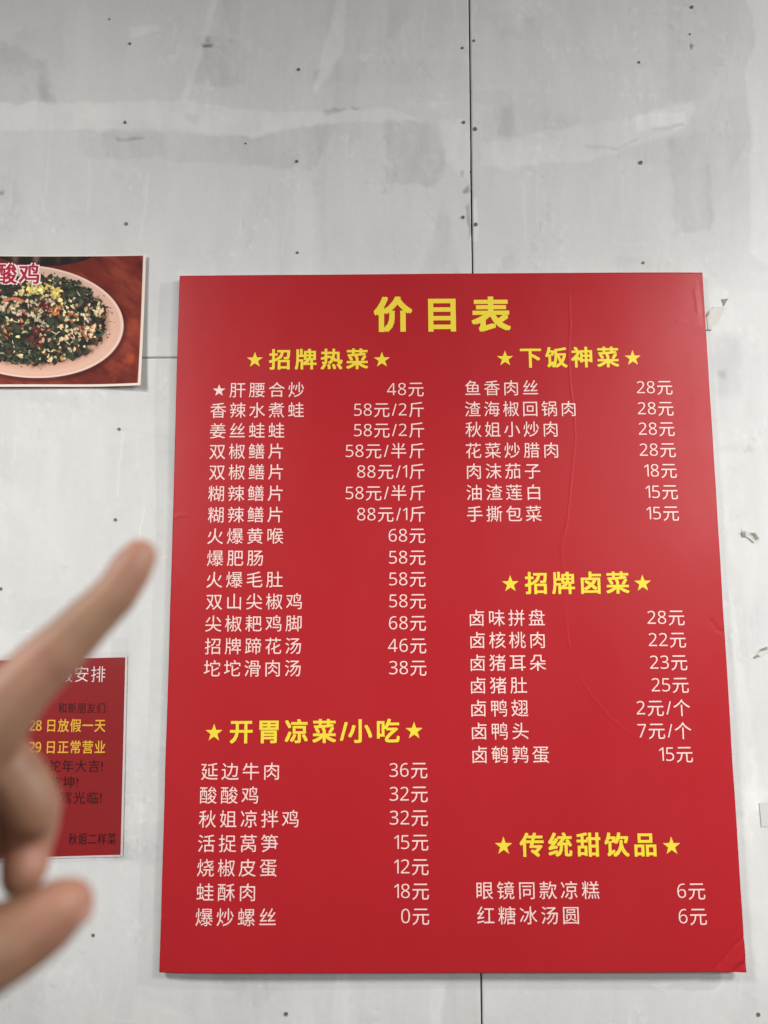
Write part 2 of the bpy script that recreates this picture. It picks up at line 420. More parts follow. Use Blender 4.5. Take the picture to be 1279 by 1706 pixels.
def screw_mesh():
    V, Fc = [], []
    n = 14
    prof = [(0.0034, 0.0006), (0.0031, -0.0005), (0.0022, -0.00045), (0.0019, -0.0001)]
    for r, y in prof:
        for k in range(n):
            t = 2 * math.pi * k / n
            V.append((r * math.cos(t) * (1 + .1 * math.sin(3 * t)), y, r * math.sin(t)))
    for j in range(len(prof) - 1):
        for k in range(n): Fc.append((j * n + k, j * n + (k + 1) % n, (j + 1) * n + (k + 1) % n, (j + 1) * n + k))
    Fc.append(tuple(range(len(V) - n, len(V))))
    b = len(V)                                            # the cross slot, standing just over the sunk middle
    for w, h in ((0.0016, 0.0004), (0.0004, 0.0016)):
        i = len(V); V += [(-w, -0.00012 - h * .01, -h), (w, -0.00012 - h * .01, -h), (w, -0.00012 - h * .01, h), (-w, -0.00012 - h * .01, h)]; Fc.append((i, i + 1, i + 2, i + 3))
    return mesh('screw', V, Fc)
scm = screw_mesh(); scm.materials.append(MAT['screw'])
for px, py in [(216, 73), (208, 204), (210, 373), (497, 116), (494, 269), (495, 421), (770, 80), (789, 68), (772, 204), (791, 215), (771, 362), (792, 374),
               (1064, 104), (1067, 271), (1071, 438), (1152, 12), (1149, 57), (198, 715), (192, 866), (155, 1558), (476, 1689), (1, 981), (1263, 1690), (182, 32), (409, 239)]:
    p = at(px, py); par = pan_r if p[0] > seam_x(p[2]) else (pan_tl if p[2] > zh else pan_bl)
    o = obj('screw', scm, None, par); sc = random.uniform(.6, .85)
    if (px, py) in ((182, 32), (409, 239), (1149, 57)): sc = 0.4
    elif (px, py) in ((791, 215), (792, 374), (1067, 271)): sc = 0.95
    o.location = (p[0], -0.0006, p[2]); o.rotation_euler = (0, random.uniform(0, 3), 0); o.scale = (sc, 1, sc)

def curl(name, pts, mat, parent, lift, y0=-0.0008, n=8):
    """a small torn piece: outline in photo pixels, each corner with its own lift off the wall"""
    P = [at(x, y) for x, y in pts]; V = []; k = len(P)
    c = sum(P) / k; cl = sum(lift) / k
    V = [(p[0], y0 - l * .55, p[2]) for p, l in zip(P, lift)] + [(c[0], y0 - cl * .5, c[2])]
    Fc = [(k, i, (i + 1) % k) for i in range(k)]
    me = mesh(name, V, Fc)
    o = obj(name, me, mat, parent)
    return o
curl('paint_flake', [(1176, 520), (1190, 512), (1206, 512), (1192, 538), (1179, 549)], MAT['flake'], pan_r, [0, .002, .004, .003, .001])
curl('torn_scar', [(1175, 527), (1180, 518), (1189, 511), (1186, 517), (1177, 529)], MAT['scar'], pan_r, [0] * 5, -0.0012)
curl('torn_scar', [(1201, 499), (1213, 498), (1209, 503), (1205, 511), (1203, 503)], MAT['scar'], pan_r, [0] * 5, -0.0012)
curl('torn_scar', [(1176, 549), (1185, 549), (1184, 551.5), (1176, 551)], MAT['scar'], pan_r, [0] * 4, -0.0012)
curl('torn_scar', [(1197, 514), (1200, 515), (1198, 519)], MAT['scar'], pan_r, [0] * 3, -0.0012)
curl('paint_flake', [(1235, 882), (1245, 886), (1256, 888), (1262, 898), (1256, 905), (1247, 897), (1237, 892)], MAT['flake'], pan_r, [0, .002, .004, .003, .002, .002, 0])
curl('torn_scar', [(1234, 886), (1240, 886), (1242, 894), (1237, 895)], MAT['scar'], pan_r, [0] * 4, -0.0022)
curl('torn_scar', [(1248, 888), (1256, 888), (1262, 897), (1259, 900), (1254, 892)], MAT['scar'], pan_r, [0] * 5, -0.0040)
curl('paint_flake', [(1258, 1092), (1268, 1082), (1279, 1075), (1284, 1080), (1276, 1087), (1266, 1094)], MAT['flake'], pan_r, [0, .002, .004, .003, .002, .001])
curl('torn_scar', [(1255, 1094), (1262, 1090), (1264, 1093), (1258, 1096)], MAT['scar'], pan_r, [0] * 4, -0.0025)
curl('torn_scar', [(1266, 1080), (1276, 1077), (1276, 1081), (1269, 1083)], MAT['scar'], pan_r, [0] * 4, -0.0040)
curl('tape_scrap', [(1264, 1337), (1300, 1334), (1302, 1376), (1268, 1377)], MAT['tape'], pan_r, [0] * 4, -0.0012)

# ------------------------------------------------------------------ text
_gl = {}
def glyph(ch, off):
    k = (ch, off)
    if k not in _gl:
        c = bpy.data.curves.new('glyph', 'FONT'); c.body = ch; c.size = 1.0; c.offset = off; c.resolution_u = 3
        o = bpy.data.objects.new('glyph', c); COL.objects.link(o)
        dg = bpy.context.evaluated_depsgraph_get()
        me = bpy.data.meshes.new_from_object(o.evaluated_get(dg))
        V = np.array([v.co[:2] for v in me.vertices]) if len(me.vertices) else np.zeros((0, 2))
        Fc = [tuple(p.vertices) for p in me.polygons]
        bpy.data.objects.remove(o); bpy.data.curves.remove(c); bpy.data.meshes.remove(me)
        _gl[k] = (V, Fc)
    return _gl[k]

def star_shape(V, Fc, cx, cy, r):
    i = len(V)
    V.append((cx, cy))
    for k in range(10):
        t = math.pi / 2 + math.pi * k / 5; q = r if k % 2 == 0 else r * 0.40
        V.append((cx + q * math.cos(t), cy + q * math.sin(t)))
    Fc += [(i, i + 1 + k, i + 1 + (k + 1) % 10) for k in range(10)]

WIDE = lambda ch: 0x2000 < ord(ch) < 0x10000
SANS = {ch: chr(0x1D7E2 + i) for i, ch in enumerate('0123456789')}
def embolden(V, Fc, r):
    """heavier strokes: the line printed six more times, shifted to the corners of a square; returns V with a tiny step in depth as third value"""
    V2 = [(a, b, 0.0) for a, b in V]; F2 = list(Fc); m = len(V)
    for k, (cx_, cy_) in enumerate(((1, 1), (1, -1), (-1, 1), (-1, -1), (1, 0), (-1, 0))):
        o = len(V2)
        V2 += [(a + r * cx_, b + r * .8 * cy_, 0.000012 * (k + 1)) for a, b in V]
        F2 += [tuple(o + v for v in f) for f in Fc]
    return V2, F2

def lay(text, em, track, off, latin=0.0, lscale=1.0):
    """points of a line of text with x from 0, centred on y = 0 for the CJK box; returns V, F, ink width"""
    V, Fc = [], []; x = 0.0; lo, hi = 1e9, -1e9
    for ch in text:
        if ch == ' ': x += 0.3 * em; continue
        ch = SANS.get(ch, ch)
        g, gf = glyph(ch, min(off, 0) if WIDE(ch) or off > 0 or ch in '/!:' else -0.007)
        w = WIDE(ch)
        gx0, gx1 = g[:, 0].min(), g[:, 0].max()
        if w: ox = x; adv = em + track; s = em
        else:
            s = em * lscale; ox = x - gx0 * s + 0.03 * em; adv = (gx1 - gx0) * s + 0.07 * em + latin
        i = len(V)
        P = g * s; 
        V += [(ox + p[0], p[1] - 0.38 * em if w else p[1] - (0.38 * em - 0.02 * em)) for p in P]
        Fc += [tuple(i + v for v in f) for f in gf]
        lo = min(lo, ox + gx0 * s); hi = max(hi, ox + gx1 * s)
        x += adv
    V = [(a - lo, b) for a, b in V]
    if off > 0:
        V, Fc = embolden(V, Fc, off * em)
        return V, Fc, hi - lo
    return [(a, b, 0.0) for a, b in V], Fc, hi - lo

# ------------------------------------------------------------------ the menu board
def b_uv(px, py):
    p = at(px, py, BFRONT); return p[0] + BW / 2, BTOP - p[2]     # metres from the board's top left corner
CREASE = []
def cr(pts, h, w): CREASE.append(([b_uv(*p) for p in pts], h, w))
CRW = 1
cr([(948, 490), (950, 545), (947, 590), (950, 640), (956, 690), (958, 730), (951, 800), (944, 870), (936, 905), (935, 925), (939, 960), (940, 1010), (945, 1060), (948, 1080)], 0.0006, 0.0013)
cr([(966, 1130), (985, 1160), (1010, 1190), (1042, 1218)], 0.0005, 0.0013)
cr([(1055, 1225), (1080, 1236)], 0.0003, 0.002)
cr([(622, 1130), (632, 1160), (641, 1185)], 0.00028, 0.002)
cr([(722, 1418), (738, 1440)], 0.0003, 0.002)
cr([(640, 1215), (660, 1260)], 0.0002, 0.003)
for k in range(5):                                        # ripples at the two left and right corners
    cr([(268 + 5 * k, 1612 - 2 * k), (272 + 7 * k, 1585 - 6 * k), (274 + 9 * k, 1560 - 9 * k), (276 + 6 * k, 1530 - 4 * k)], 0.0006 * (1 - .12 * k), 0.0018)
cr([(1158, 485), (1161, 500), (1163, 520)], 0.0006, 0.0025)
cr([(1166, 470), (1170, 500), (1172, 540)], -0.0006, 0.003)
cr([(1130, 535), (1150, 540), (1165, 538)], 0.0004, 0.004)
cr([(289, 862), (300, 858), (312, 858)], 0.0006, 0.002)
cr([(296, 945), (300, 965), (297, 990)], 0.0007, 0.0025)
cr([(1185, 1035), (1194, 1050), (1202, 1052)], -0.0006, 0.003)
CB = [b_uv(1184, 1614), b_uv(1238, 1558), b_uv(1240, 1620)]
def b_height(u, v):
    """how far the face stands towards the room, metres"""
    e = np.minimum(u, BW - u)
    h = 0.0024 * (fbm(u * 2.2, v * 1.6, 81, 2) - 0.37) + 0.0010 * (fbm(u * 6, v * 5, 85, 2) - 0.37)
    h = h + 0.00022 * (fbm(u * 24, v * 15, 87, 2) - 0.37)
    h = h - 0.0040 * np.exp(-u / 0.035) * (0.12 + 0.88 * sstep(.12, .40, v)) - 0.0022 * np.exp(-(BW - u) / 0.06)
    h = h + 0.004 * (v / BH) + 0.0022 * (v / BH) ** 2 * (u / BW)
    for pts, a, w in CREASE:
        d = np.full(np.shape(u), 1e9)
        for p, q in zip(pts[:-1], pts[1:]): d = np.minimum(d, seg_dist(u, v, p, q))
        h = h + 0.32 * a * np.exp(-(d / w) ** 2) * (0.6 + 0.8 * vnoise(u * 60, v * 60, 3))
    # the knocked lower right corner: two flattened facets
    (ax, ay), (bx, by), (cx, cy) = CB
    nx, ny = (by - ay), -(bx - ax); L = math.hypot(nx, ny); nx /= L; ny /= L
    sd = (u - ax) * nx + (v - ay) * ny
    if (cx - ax) * nx + (cy - ay) * ny < 0: sd = -sd
    wv = 0.004 * (vnoise(u * 90, v * 90, 9) - .5)
    f = np.clip(sd + wv, 0, 1)
    h = h + 0.13 * np.clip(f, 0, 0.016) - 0.26 * np.clip(f - 0.016, 0, 0.006) + 0.14 * np.clip(f - 0.022, 0, 1) - 0.0007 * np.exp(-((sd + wv) / 0.0016) ** 2)
    return h

board = tag(obj('menu_board', None), 'large red menu board with yellow headings and white price list on wall', 'menu board')
board.location = (0, BFRONT, BTOP - BH)
def b_local(u, v, lift=0.0):
    u = np.asarray(u, float); v = np.asarray(v, float)
    return np.stack([u - BW / 2, -(b_height(u, v)) - lift, BH - v], -1)
nu, nv = 380, 470
uc = np.concatenate([np.arange(0, .06, .0012), np.arange(.06, .575, .0026), np.arange(.575, .70, .0008), np.arange(.70, .745, .0026), np.linspace(.745, BW, 46)])
vc = np.concatenate([np.arange(0, .93, .0018), np.linspace(.93, BH, 60)])
U, V_ = np.meshgrid(uc, vc)
P = b_local(U, V_)
wob = 0.0011 * (fbm(V_ * 9, V_ * 0 + 3, 91, 3) - .45)
P[..., 0] += wob * ((U / BW) * 1.6 + (1 - U / BW) * 1.2)
P[..., 2] += 0.0008 * (fbm(U * 8, U * 0 + 7, 95, 2) - .4)
R_ = np.concatenate([P[:, :1], P, P[:, -1:]], 1); R_ = np.concatenate([R_[:1], R_, R_[-1:]], 0)
for sl in ((0, slice(None)), (-1, slice(None)), (slice(None), 0), (slice(None), -1)): R_[sl][:, 1] += 0.0007
face = obj('printed_face', grid_mesh('printed_face', R_), MAT['red'], board)
# the foam sheet behind the print
ring = np.concatenate([P[0, ::20], P[::20, -1], P[-1, ::-20], P[::-20, 0]], 0)
ring[:, 0] *= 0.9994
k = len(ring); Vb = [tuple(p + np.array([0, 0.0005, 0])) for p in ring] + [tuple(p + np.array([0, 0.0052, 0])) for p in ring]
Fb = [(i, (i + 1) % k, k + (i + 1) % k, k + i) for i in range(k)] + [tuple(range(k, 2 * k))]
obj('foam_core', mesh('foam_core', Vb, Fb), MAT['foam'], board)

def put(name, V, Fc, u0, v0, mat, parent, lift=0.00035):
    A = np.array(V); L = b_local(u0 + A[:, 0], v0 - A[:, 1], lift)
    if A.shape[1] > 2: L[:, 1] -= A[:, 2]
    return obj(name, mesh(name, L, Fc), mat, parent)

def line(name, text, px, py, em, track, off, mat, align='l', latin=0.0, lscale=1.0, fit=None):
    u, v = b_uv(px, py)
    V, Fc, w = lay(text, em, track, off, latin, lscale)
    if fit is not None:
        w2 = b_uv(fit, py)[0] - u; V = [(a * w2 / w, b, c) for a, b, c in V]; w = w2
    if align == 'r': u -= w
    return put(name, V, Fc, u, v, mat, board)

def star(px, py, r, parent, mat):
    V, Fc = [], []; star_shape(V, Fc, 0, 0, r); u, v = b_uv(px, py)
    return put('star', V, Fc, u, v, mat, parent)

E1, TR = 0.0252, 0.0036
YB = 0.025
for ch, x0, x1 in (('价', 624.5, 684.5), ('目', 715, 757), ('表', 787, 848)):
    line('title_character', ch, x0, 524, 0.0575, 0.0, 0.032, MAT['yellow_ink'], fit=x1)
HEAD = [('招牌热菜', 449, 612, 599, 424.5, 600, 636, 600), ('下饭神菜', 867, 1029.5, 596, 841, 598, 1053.5, 597),
        ('招牌卤菜', 874.5, 1046, 971.5, 849.5, 973, 1069.5, 972), ('开胃凉菜/小吃', 384.5, 664.5, 1218, 357, 1220.5, 689.5, 1217),
        ('传统甜饮品', 865.5, 1090, 1406, 838, 1408, 1116.5, 1408)]
for t, x0, x1, y, sx, sy, ex, ey in HEAD:
    em = 0.0335 if '/' not in t else 0.0345
    h = line('section_heading', t, x0, y, em, 0.005, YB, MAT['yellow_ink'], fit=x1)
    star(sx, sy, 0.0128, h, MAT['yellow_ink']); star(ex, ey, 0.0128, h, MAT['yellow_ink'])

hot = ['肝腰合炒', '香辣水煮蛙', '姜丝蛙蛙', '双椒鳝片', '双椒鳝片', '糊辣鳝片', '糊辣鳝片', '火爆黄喉', '爆肥肠', '火爆毛肚', '双山尖椒鸡', '尖椒耙鸡脚', '招牌蹄花汤', '坨坨滑肉汤']
hp = ['48元', '58元/2斤', '58元/2斤', '58元/半斤', '88元/1斤', '58元/半斤', '88元/1斤', '68元', '58元', '58元', '58元', '68元', '46元', '38元']
hy = [650, 684, 718, 752.5, 787, 822.5, 858, 893.5, 930, 966, 1002.5, 1039, 1076.5, 1113.5]
hx = [382.5, 350.5, 350, 349, 348.5, 347, 346.5, 345.5, 345, 344, 343.5, 342.5, 341.5, 340]
hf = [506.5, 506, 473.5, 471.5, 471.5, 471, 470.5, 472, 438.5, 471, 503, 502.5, 501.5, 501]
def dish(t, x0, x1, y):
    return line('dish_name', t, x0, y, E1, TR, 0.0, MAT['white_ink'], fit=x1)
def price(t, xr, y):
    return line('price', t, xr, y, E1, TR * .55, 0.0, MAT['white_ink'], 'r', 0.0013, 1.03)
for i, t in enumerate(hot):
    d = dish(t, hx[i], hf[i], hy[i])
    if i == 0: star(365, 651, 0.0098, d, MAT['white_ink'])
    price(hp[i], 705.5 + 4.5 * i / 13, hy[i] - 1.5)
cold = [('延边牛肉', 335.5, 465, 1284.5, '36元'), ('酸酸鸡', 333.5, 430.5, 1324, '32元'), ('秋姐凉拌鸡', 332, 497.5, 1363.5, '32元'), ('活捉莴笋', 330.5, 463.5, 1404, '15元'),
        ('烧椒皮蛋', 329, 461.5, 1444.5, '12元'), ('蛙酥肉', 328, 425.5, 1485, '18元'), ('爆炒螺丝', 326.5, 460, 1526.5, '0元')]
for i, (t, x0, x1, y, p) in enumerate(cold):
    dish(t, x0, x1, y); price(p, 711.5 + i * .5, y - 2.5)
rice = [('鱼香肉丝', 774.5, 895.5, 647, '28元'), ('渣海椒回锅肉', 774, 958, 682, '28元'), ('秋姐小炒肉', 775, 928, 716, '28元'), ('花菜炒腊肉', 775.5, 929, 751, '28元'),
        ('肉沫茄子', 777.5, 899.5, 785.5, '18元'), ('油渣莲白', 776.5, 899, 821, '15元'), ('手撕包菜', 777.5, 901.5, 856.5, '15元')]
for i, (t, x0, x1, y, p) in enumerate(rice):
    dish(t, x0, x1, y); price(p, 1119.5 + i * 1.75, y - 1.5)
lu = [('卤味拼盘', 782, 906.5, 1029.5, '28元'), ('卤核桃肉', 783, 906.5, 1066.5, '22元'), ('卤猪耳朵', 783.5, 908.5, 1104, '23元'), ('卤猪肚', 784, 877, 1141.5, '25元'),
      ('卤鸭翅', 784.5, 879, 1179.5, '2元/个'), ('卤鸭头', 785.5, 879.5, 1217.5, '7元/个'), ('卤鹌鹑蛋', 786.5, 913.5, 1256.5, '15元')]
for i, (t, x0, x1, y, p) in enumerate(lu):
    dish(t, x0, x1, y); price(p, 1139 + i * 2.2, y - 1)
dish('眼镜同款凉糕', 793, 996.5, 1481.5); price('6元', 1172, 1482)
dish('红糖冰汤圆', 794, 962.5, 1523); price('6元', 1174.5, 1524)

# ------------------------------------------------------------------ the dish photo print
poster = tag(obj('dish_poster', None), 'white-edged photo print of a plated salad-like dish with pink-red lettering', 'poster')
X0, X1, Y0, Y1 = -136, 244, 425, 645
PY_ = -0.0012
pa, pb, pc, pd = at(X0, 425, PY_), at(244.5, 426, PY_), at(237.5, 645, PY_), at(X0 - 6, 646, PY_)
poster.location = tuple(pd)
def pos_pt(s, t):
    """s across 0..1, t down 0..1 -> local point on the slightly curled sheet"""
    s = np.asarray(s, float)[..., None]; t = np.asarray(t, float)[..., None]
    p = (pa * (1 - s) + pb * s) * (1 - t) + (pd * (1 - s) + pc * s) * t
    p = p - pd
    lift = 0.006 * np.clip((s - .72) / .28, 0, 1) ** 2 * (0.6 + .6 * t) + 0.003 * t ** 3 + 0.0006 * np.sin(s * 9 + t * 4)
    p[..., 1] -= lift[..., 0] + 0.0004
    return p
nw, nh = 500, 300
sx = np.linspace(0, 1, nw); ty = np.linspace(0, 1, nh)
SX, TY = np.meshgrid(sx, ty)
IX = X0 + SX * (X1 - X0); IY = Y0 + TY * (Y1 - Y0)          # print coordinates
def lin(c): c = np.array(c) / 255.; return np.where(c < .04045, c / 12.92, ((c + .055) / 1.055) ** 2.4)
img = np.zeros((nh, nw, 3))
def over(mask, col):
    global img
    img = img * (1 - mask[..., None]) + lin(col) * mask[..., None]
wd = fbm((IX * .8 + IY * .6) / 45, (IY * .8 - IX * .6) / 16, 101, 4)
img[:] = lin((112, 38, 30)); over(sstep(.35, .75, wd) * .7, (152, 70, 50)); over(sstep(.36, .2, wd) * .5, (74, 22, 20))
over(sstep(.5, .75, fbm(IX / 30, IY / 30, 107, 3)) * sstep(170, 240, IX) * sstep(500, 580, IY), (176, 76, 40))
# the dark pot at the top
pot = sstep(1.02, .98, np.hypot((IX - 75) / 92, (IY - 412) / 31)); over(pot, (30, 22, 20))
for px, w, c in ((25, 5, (120, 90, 80)), (60, 5, (128, 104, 92)), (97, 4, (70, 48, 44)), (125, 6, (64, 40, 36))):
    over(np.exp(-((IX - px) / w) ** 2) * sstep(444, 430, IY) * .8, c)
# the plate
def ell(cx, cy, rx, ry, a, wob=0.0):
    c, s = math.cos(a), math.sin(a); x = (IX - cx) * c + (IY - cy) * s; y = -(IX - cx) * s + (IY - cy) * c
    return np.hypot(x / rx, y / ry) + wob * (fbm(IX / 12, IY / 12, 121, 3) - .47)
pe = ell(52, 536, 159, 94, 0.10)
over(sstep(1.05, 1.0, ell(53, 539, 160, 95, .10)) * .6, (60, 20, 18))
over(sstep(1.003, .99, pe), (236, 206, 190)); over(sstep(.985, .95, pe), (218, 176, 158))
over(sstep(.90, .72, pe) * .7, (186, 138, 116)); over(sstep(.97, .92, pe) * sstep(.86, .92, pe) * sstep(520, 620, IY) * .6, (225, 188, 165))
over(sstep(.35, .7, fbm(IX / 20, IY / 20, 131, 3)) * sstep(.98, .95, pe) * .3, (220, 180, 156))
over(sstep(.98, .95, pe) * sstep(500, 450, IY) * .55, (196, 178, 160))
# the heap of food
fe = ell(58, 534, 122, 74, 0.06, .25)
over(sstep(1.08, .96, fe) * .7, (90, 60, 46)); over(sstep(1.0, .97, fe), (38, 40, 32))
r2 = random.Random(5)
def blob(cx, cy, rx, ry, a, col, al=1.0):
    global img
    R = max(rx, ry) * 1.6 + 1
    i0 = max(0, int((cx - R - X0) / (X1 - X0) * nw)); i1 = min(nw, int((cx + R - X0) / (X1 - X0) * nw) + 2)
    j0 = max(0, int((cy - R - Y0) / (Y1 - Y0) * nh)); j1 = min(nh, int((cy + R - Y0) / (Y1 - Y0) * nh) + 2)
    if i1 <= i0 or j1 <= j0: return
    x = IX[j0:j1, i0:i1] - cx; y = IY[j0:j1, i0:i1] - cy; c, s = math.cos(a), math.sin(a)
    u = (x * c + y * s) / rx; v = (-x * s + y * c) / ry
    th = np.arctan2(v, u); rr = np.hypot(u, v) * (1 + .16 * np.sin(3 * th + cx) + .12 * np.sin(5 * th + cy))
    m = sstep(1.12, .88, rr) * al
    sh = (1.0 + .22 * np.clip(-v - .2 * u, -1, 1))[..., None]
    img[j0:j1, i0:i1] = img[j0:j1, i0:i1] * (1 - m[..., None]) + lin(col) * sh * m[..., None]
def inside(x, y, q=1.0): return math.hypot((x - 58) / 122, (y - 534) / 74) < q
DARK = [(40, 52, 40), (54, 68, 50), (32, 36, 30), (66, 76, 56), (48, 44, 36), (72, 64, 48), (28, 32, 30), (80, 90, 66)]
LITE = [(214, 196, 156), (226, 208, 172), (200, 176, 136), (190, 160, 128), (222, 210, 150), (206, 180, 160)]
WARM = [(196, 104, 66), (206, 128, 84), (170, 72, 52), (188, 140, 70)]
RED = [(104, 26, 38), (128, 36, 46), (84, 18, 30)]
def scatter(n, pal, r0, r1, cx=58, cy=534, sx=122, sy=74, q=.98):
    k = 0
    while k < n:
        x = r2.gauss(cx, sx * .55) if sx < 100 else r2.uniform(cx - sx, cx + sx); y = r2.gauss(cy, sy * .55) if sx < 100 else r2.uniform(cy - sy, cy + sy)
        if not inside(x, y, q): k += .2; continue
        c = r2.choice(pal); j = r2.uniform(.8, 1.15)
        blob(x, y, r2.uniform(r0, r1), r2.uniform(r0, r1) * .65, r2.uniform(0, 3.1), [min(255, v * j) for v in c]); k += 1
scatter(700, DARK, 3, 7, q=1.03); scatter(210, LITE, 1.5, 4.0); scatter(160, [(70, 82, 58), (86, 96, 66), (58, 66, 50)], 1.5, 4); scatter(60, WARM, 1.6, 4.2); scatter(70, RED, 1.8, 4.4)
scatter(260, DARK, 2, 4.2, 40, 585, 60, 25); scatter(200, DARK, 2, 4, 140, 480, 45, 25)
scatter(60, LITE, 2, 4, 20, 510, 50, 18); scatter(50, LITE, 2, 3.6, 95, 512, 50, 22); scatter(36, LITE, 1.6, 3.4, 140, 550, 35, 30)
scatter(46, [(226, 208, 120), (216, 198, 108), (232, 220, 150)], 2, 4.2, 60, 483, 22, 9); scatter(30, [(226, 206, 116), (218, 196, 110)], 2, 4, 97, 488, 11, 10)
scatter(26, RED, 2, 3.6, 66, 562, 14, 22); scatter(20, RED, 2, 3.4, 82, 512, 16, 8); scatter(14, WARM, 2, 4, 100, 518, 12, 8)
for k in range(9): blob(10 + k * 3.6, 502 - 4 * math.sin(k / 8 * 3.1), 3.2, 2.2, .1, (206, 118, 78))
for x, y, a in ((137, 548, 1.0), (143, 556, 1.0), (148, 563, 1.1), (130, 528, .6), (120, 524, .5)): blob(x, y, 5, 2, a, (182, 96, 62))
for x, y in ((166, 516), (171, 520), (163, 522), (158, 552), (155, 560), (160, 545), (105, 545), (90, 600), (40, 594), (107, 566), (115, 564)):
    blob(x, y, 4.6, 3.4, r2.uniform(0, 3), (224, 190, 148)); blob(x + 1, y - 1, 2, 1.5, 0, (240, 220, 186))
for k in range(26):
    x = r2.uniform(-40, 170); y = r2.uniform(480, 590)
    if inside(x, y, .9): blob(x, y, r2.uniform(3, 6), .7, r2.uniform(0, 3.1), (216, 204, 172))
for k in range(40):
    a = r2.uniform(0, 6.28); q = r2.uniform(1.02, 1.12); blob(58 + 122 * q * math.cos(a), 534 + 74 * q * math.sin(a), r2.uniform(.6, 1.8), r2.uniform(.6, 1.4), 0, (92, 60, 44))
over(np.clip(np.maximum(np.maximum(sstep(X1 - 5.2, X1 - 4.2, IX), sstep(Y1 - 4.4, Y1 - 3.4, IY)), sstep(Y0 + 2.2, Y0 + 1.2, IY)), 0, 1), (232, 216, 202))
PG = pos_pt(SX, TY)
me = grid_mesh('photo_sheet', PG)
ca = me.attributes.new('ink', 'FLOAT_COLOR', 'POINT'); ca.data.foreach_set('color', np.concatenate([np.clip(img, 0, 1) ** 1.06, np.ones((nh, nw, 1))], -1).ravel().astype(np.float32))
obj('photo_sheet', me, MAT['print'], poster)
PB = PG[::20, ::20].copy(); PB[..., 1] += 0.0004
bme = grid_mesh('backing_sheet', PB[:, ::-1]); obj('backing_sheet', bme, MAT['paper'], poster)
def poster_text(name, text, off, mat, lift):
    V, Fc, w = lay(text, 36.5, 2.2, off)
    A = np.array(V); ax = -44 + A[:, 0] * 1.0; ay = 456.5 - A[:, 1]
    L = pos_pt((ax - X0) / (X1 - X0), (ay - Y0) / (Y1 - Y0)); L[:, 1] -= lift + A[:, 2]
    obj(name, mesh(name, L, Fc), mat, poster)
poster_text('lettering_outline', '酸酸鸡', 0.072, MAT['outline'], 0.0003)
poster_text('lettering', '酸酸鸡', 0.020, MAT['magenta'], 0.0006)

# ------------------------------------------------------------------ the laminated notice
notice = tag(obj('notice', None), 'dark red laminated holiday notice with yellow lines behind the pointing hand', 'notice')
NY = -0.0015
na, nb, nc, nd = at(-28, 1101, NY), at(208.5, 1095, NY), at(200.5, 1424, NY), at(-42, 1431, NY)
notice.location = tuple(nd)
def not_pt(s, t, lift=0.0):
    s = np.asarray(s, float)[..., None]; t = np.asarray(t, float)[..., None]
    p = (na * (1 - s) + nb * s) * (1 - t) + (nd * (1 - s) + nc * s) * t - nd
    p[..., 1] -= 0.0010 * np.sin(s[..., 0] * 5 + 1) * t[..., 0] + 0.0004 + lift
    return p
g = np.meshgrid(np.linspace(0, 1, 30), np.linspace(0, 1, 40)); obj('paper', grid_mesh('paper', not_pt(*g)), MAT['notice'], notice)
g = np.meshgrid(np.linspace(-0.015, 1.015, 30), np.linspace(-0.010, 1.010, 40)); obj('white_margin', grid_mesh('white_margin', not_pt(*g, -0.0003)), simple('pale_margin', (0.62, 0.56, 0.55), .4), notice)
g = np.meshgrid(np.linspace(-0.045, 1.045, 30), np.linspace(-0.03, 1.03, 40)); obj('clear_laminate', grid_mesh('clear_laminate', not_pt(*g, 0.0009)), MAT['film'], notice)
def n_line(text, x0, x1, y0, y1, off, mat, em=None):
    """ink box in photo pixels"""
    p0 = at(x0, (y0 + y1) / 2, NY) - nd; p1 = at(x1, (y0 + y1) / 2, NY) - nd
    h = (at(x0, y0, NY) - at(x0, y1, NY))[2] / 0.90
    V, Fc, w = lay(text, h, h * .06, off); A = np.array(V)
    q = A[:, :1] / w * (p1 - p0)[None, :] + p0[None, :]
    q[:, 2] += A[:, 1]; q[:, 1] = 0
    # follow the sheet
    sgrid = (q[:, 0] / (nb - nd)[0]); tt = 1 - q[:, 2] / (na - nd)[2]
    q[:, 1] = not_pt(sgrid, tt, 0.0003)[:, 1] - A[:, 2]
    obj('text_line', mesh('text_line', q, Fc), mat, notice)
n_line('假安排', 97, 175.5, 1110, 1136, -0.006, MAT['notice_white'])
n_line('和新朋友们:', 97, 179, 1171, 1188, 0.0, MAT['notice_dark'])
n_line('28 日放假一天', 50, 175.5, 1198, 1219, 0.012, MAT['notice_yellow'])
n_line('29 日正常营业', 49, 175, 1234, 1255, 0.012, MAT['notice_yellow'])
n_line('家蛇年大吉!', 60, 171, 1266, 1286, 0.0, MAT['notice_dark'])
n_line('乾坤!', 82, 130, 1293, 1313, 0.0, MAT['notice_dark'])
n_line('大驾光临!', 78, 169, 1319, 1339, 0.0, MAT['notice_dark'])
n_line('秋姐二样菜', 114, 193, 1388, 1407, 0.0, MAT['notice_dark'])
def tape(x0, y0, x1, y1, label):
    A = np.zeros((5, 5, 3))
    for j in range(5):
        for i in range(5):
            p = at(x0 + (x1 - x0) * i / 4, y0 + (y1 - y0) * j / 4); A[j, i] = p; A[j, i, 1] = -0.0026 + .0004 * math.sin(i * 2 + j)
    me = grid_mesh('clear_tape', A); return tag(obj('clear_tape', me, MAT['film']), label, 'tape')
tape(186, 1062, 214, 1108, 'short strip of clear tape at the top right corner of the red notice')
tape(190, 1396, 231, 1432, 'clear tape piece at the lower right corner of the red notice')

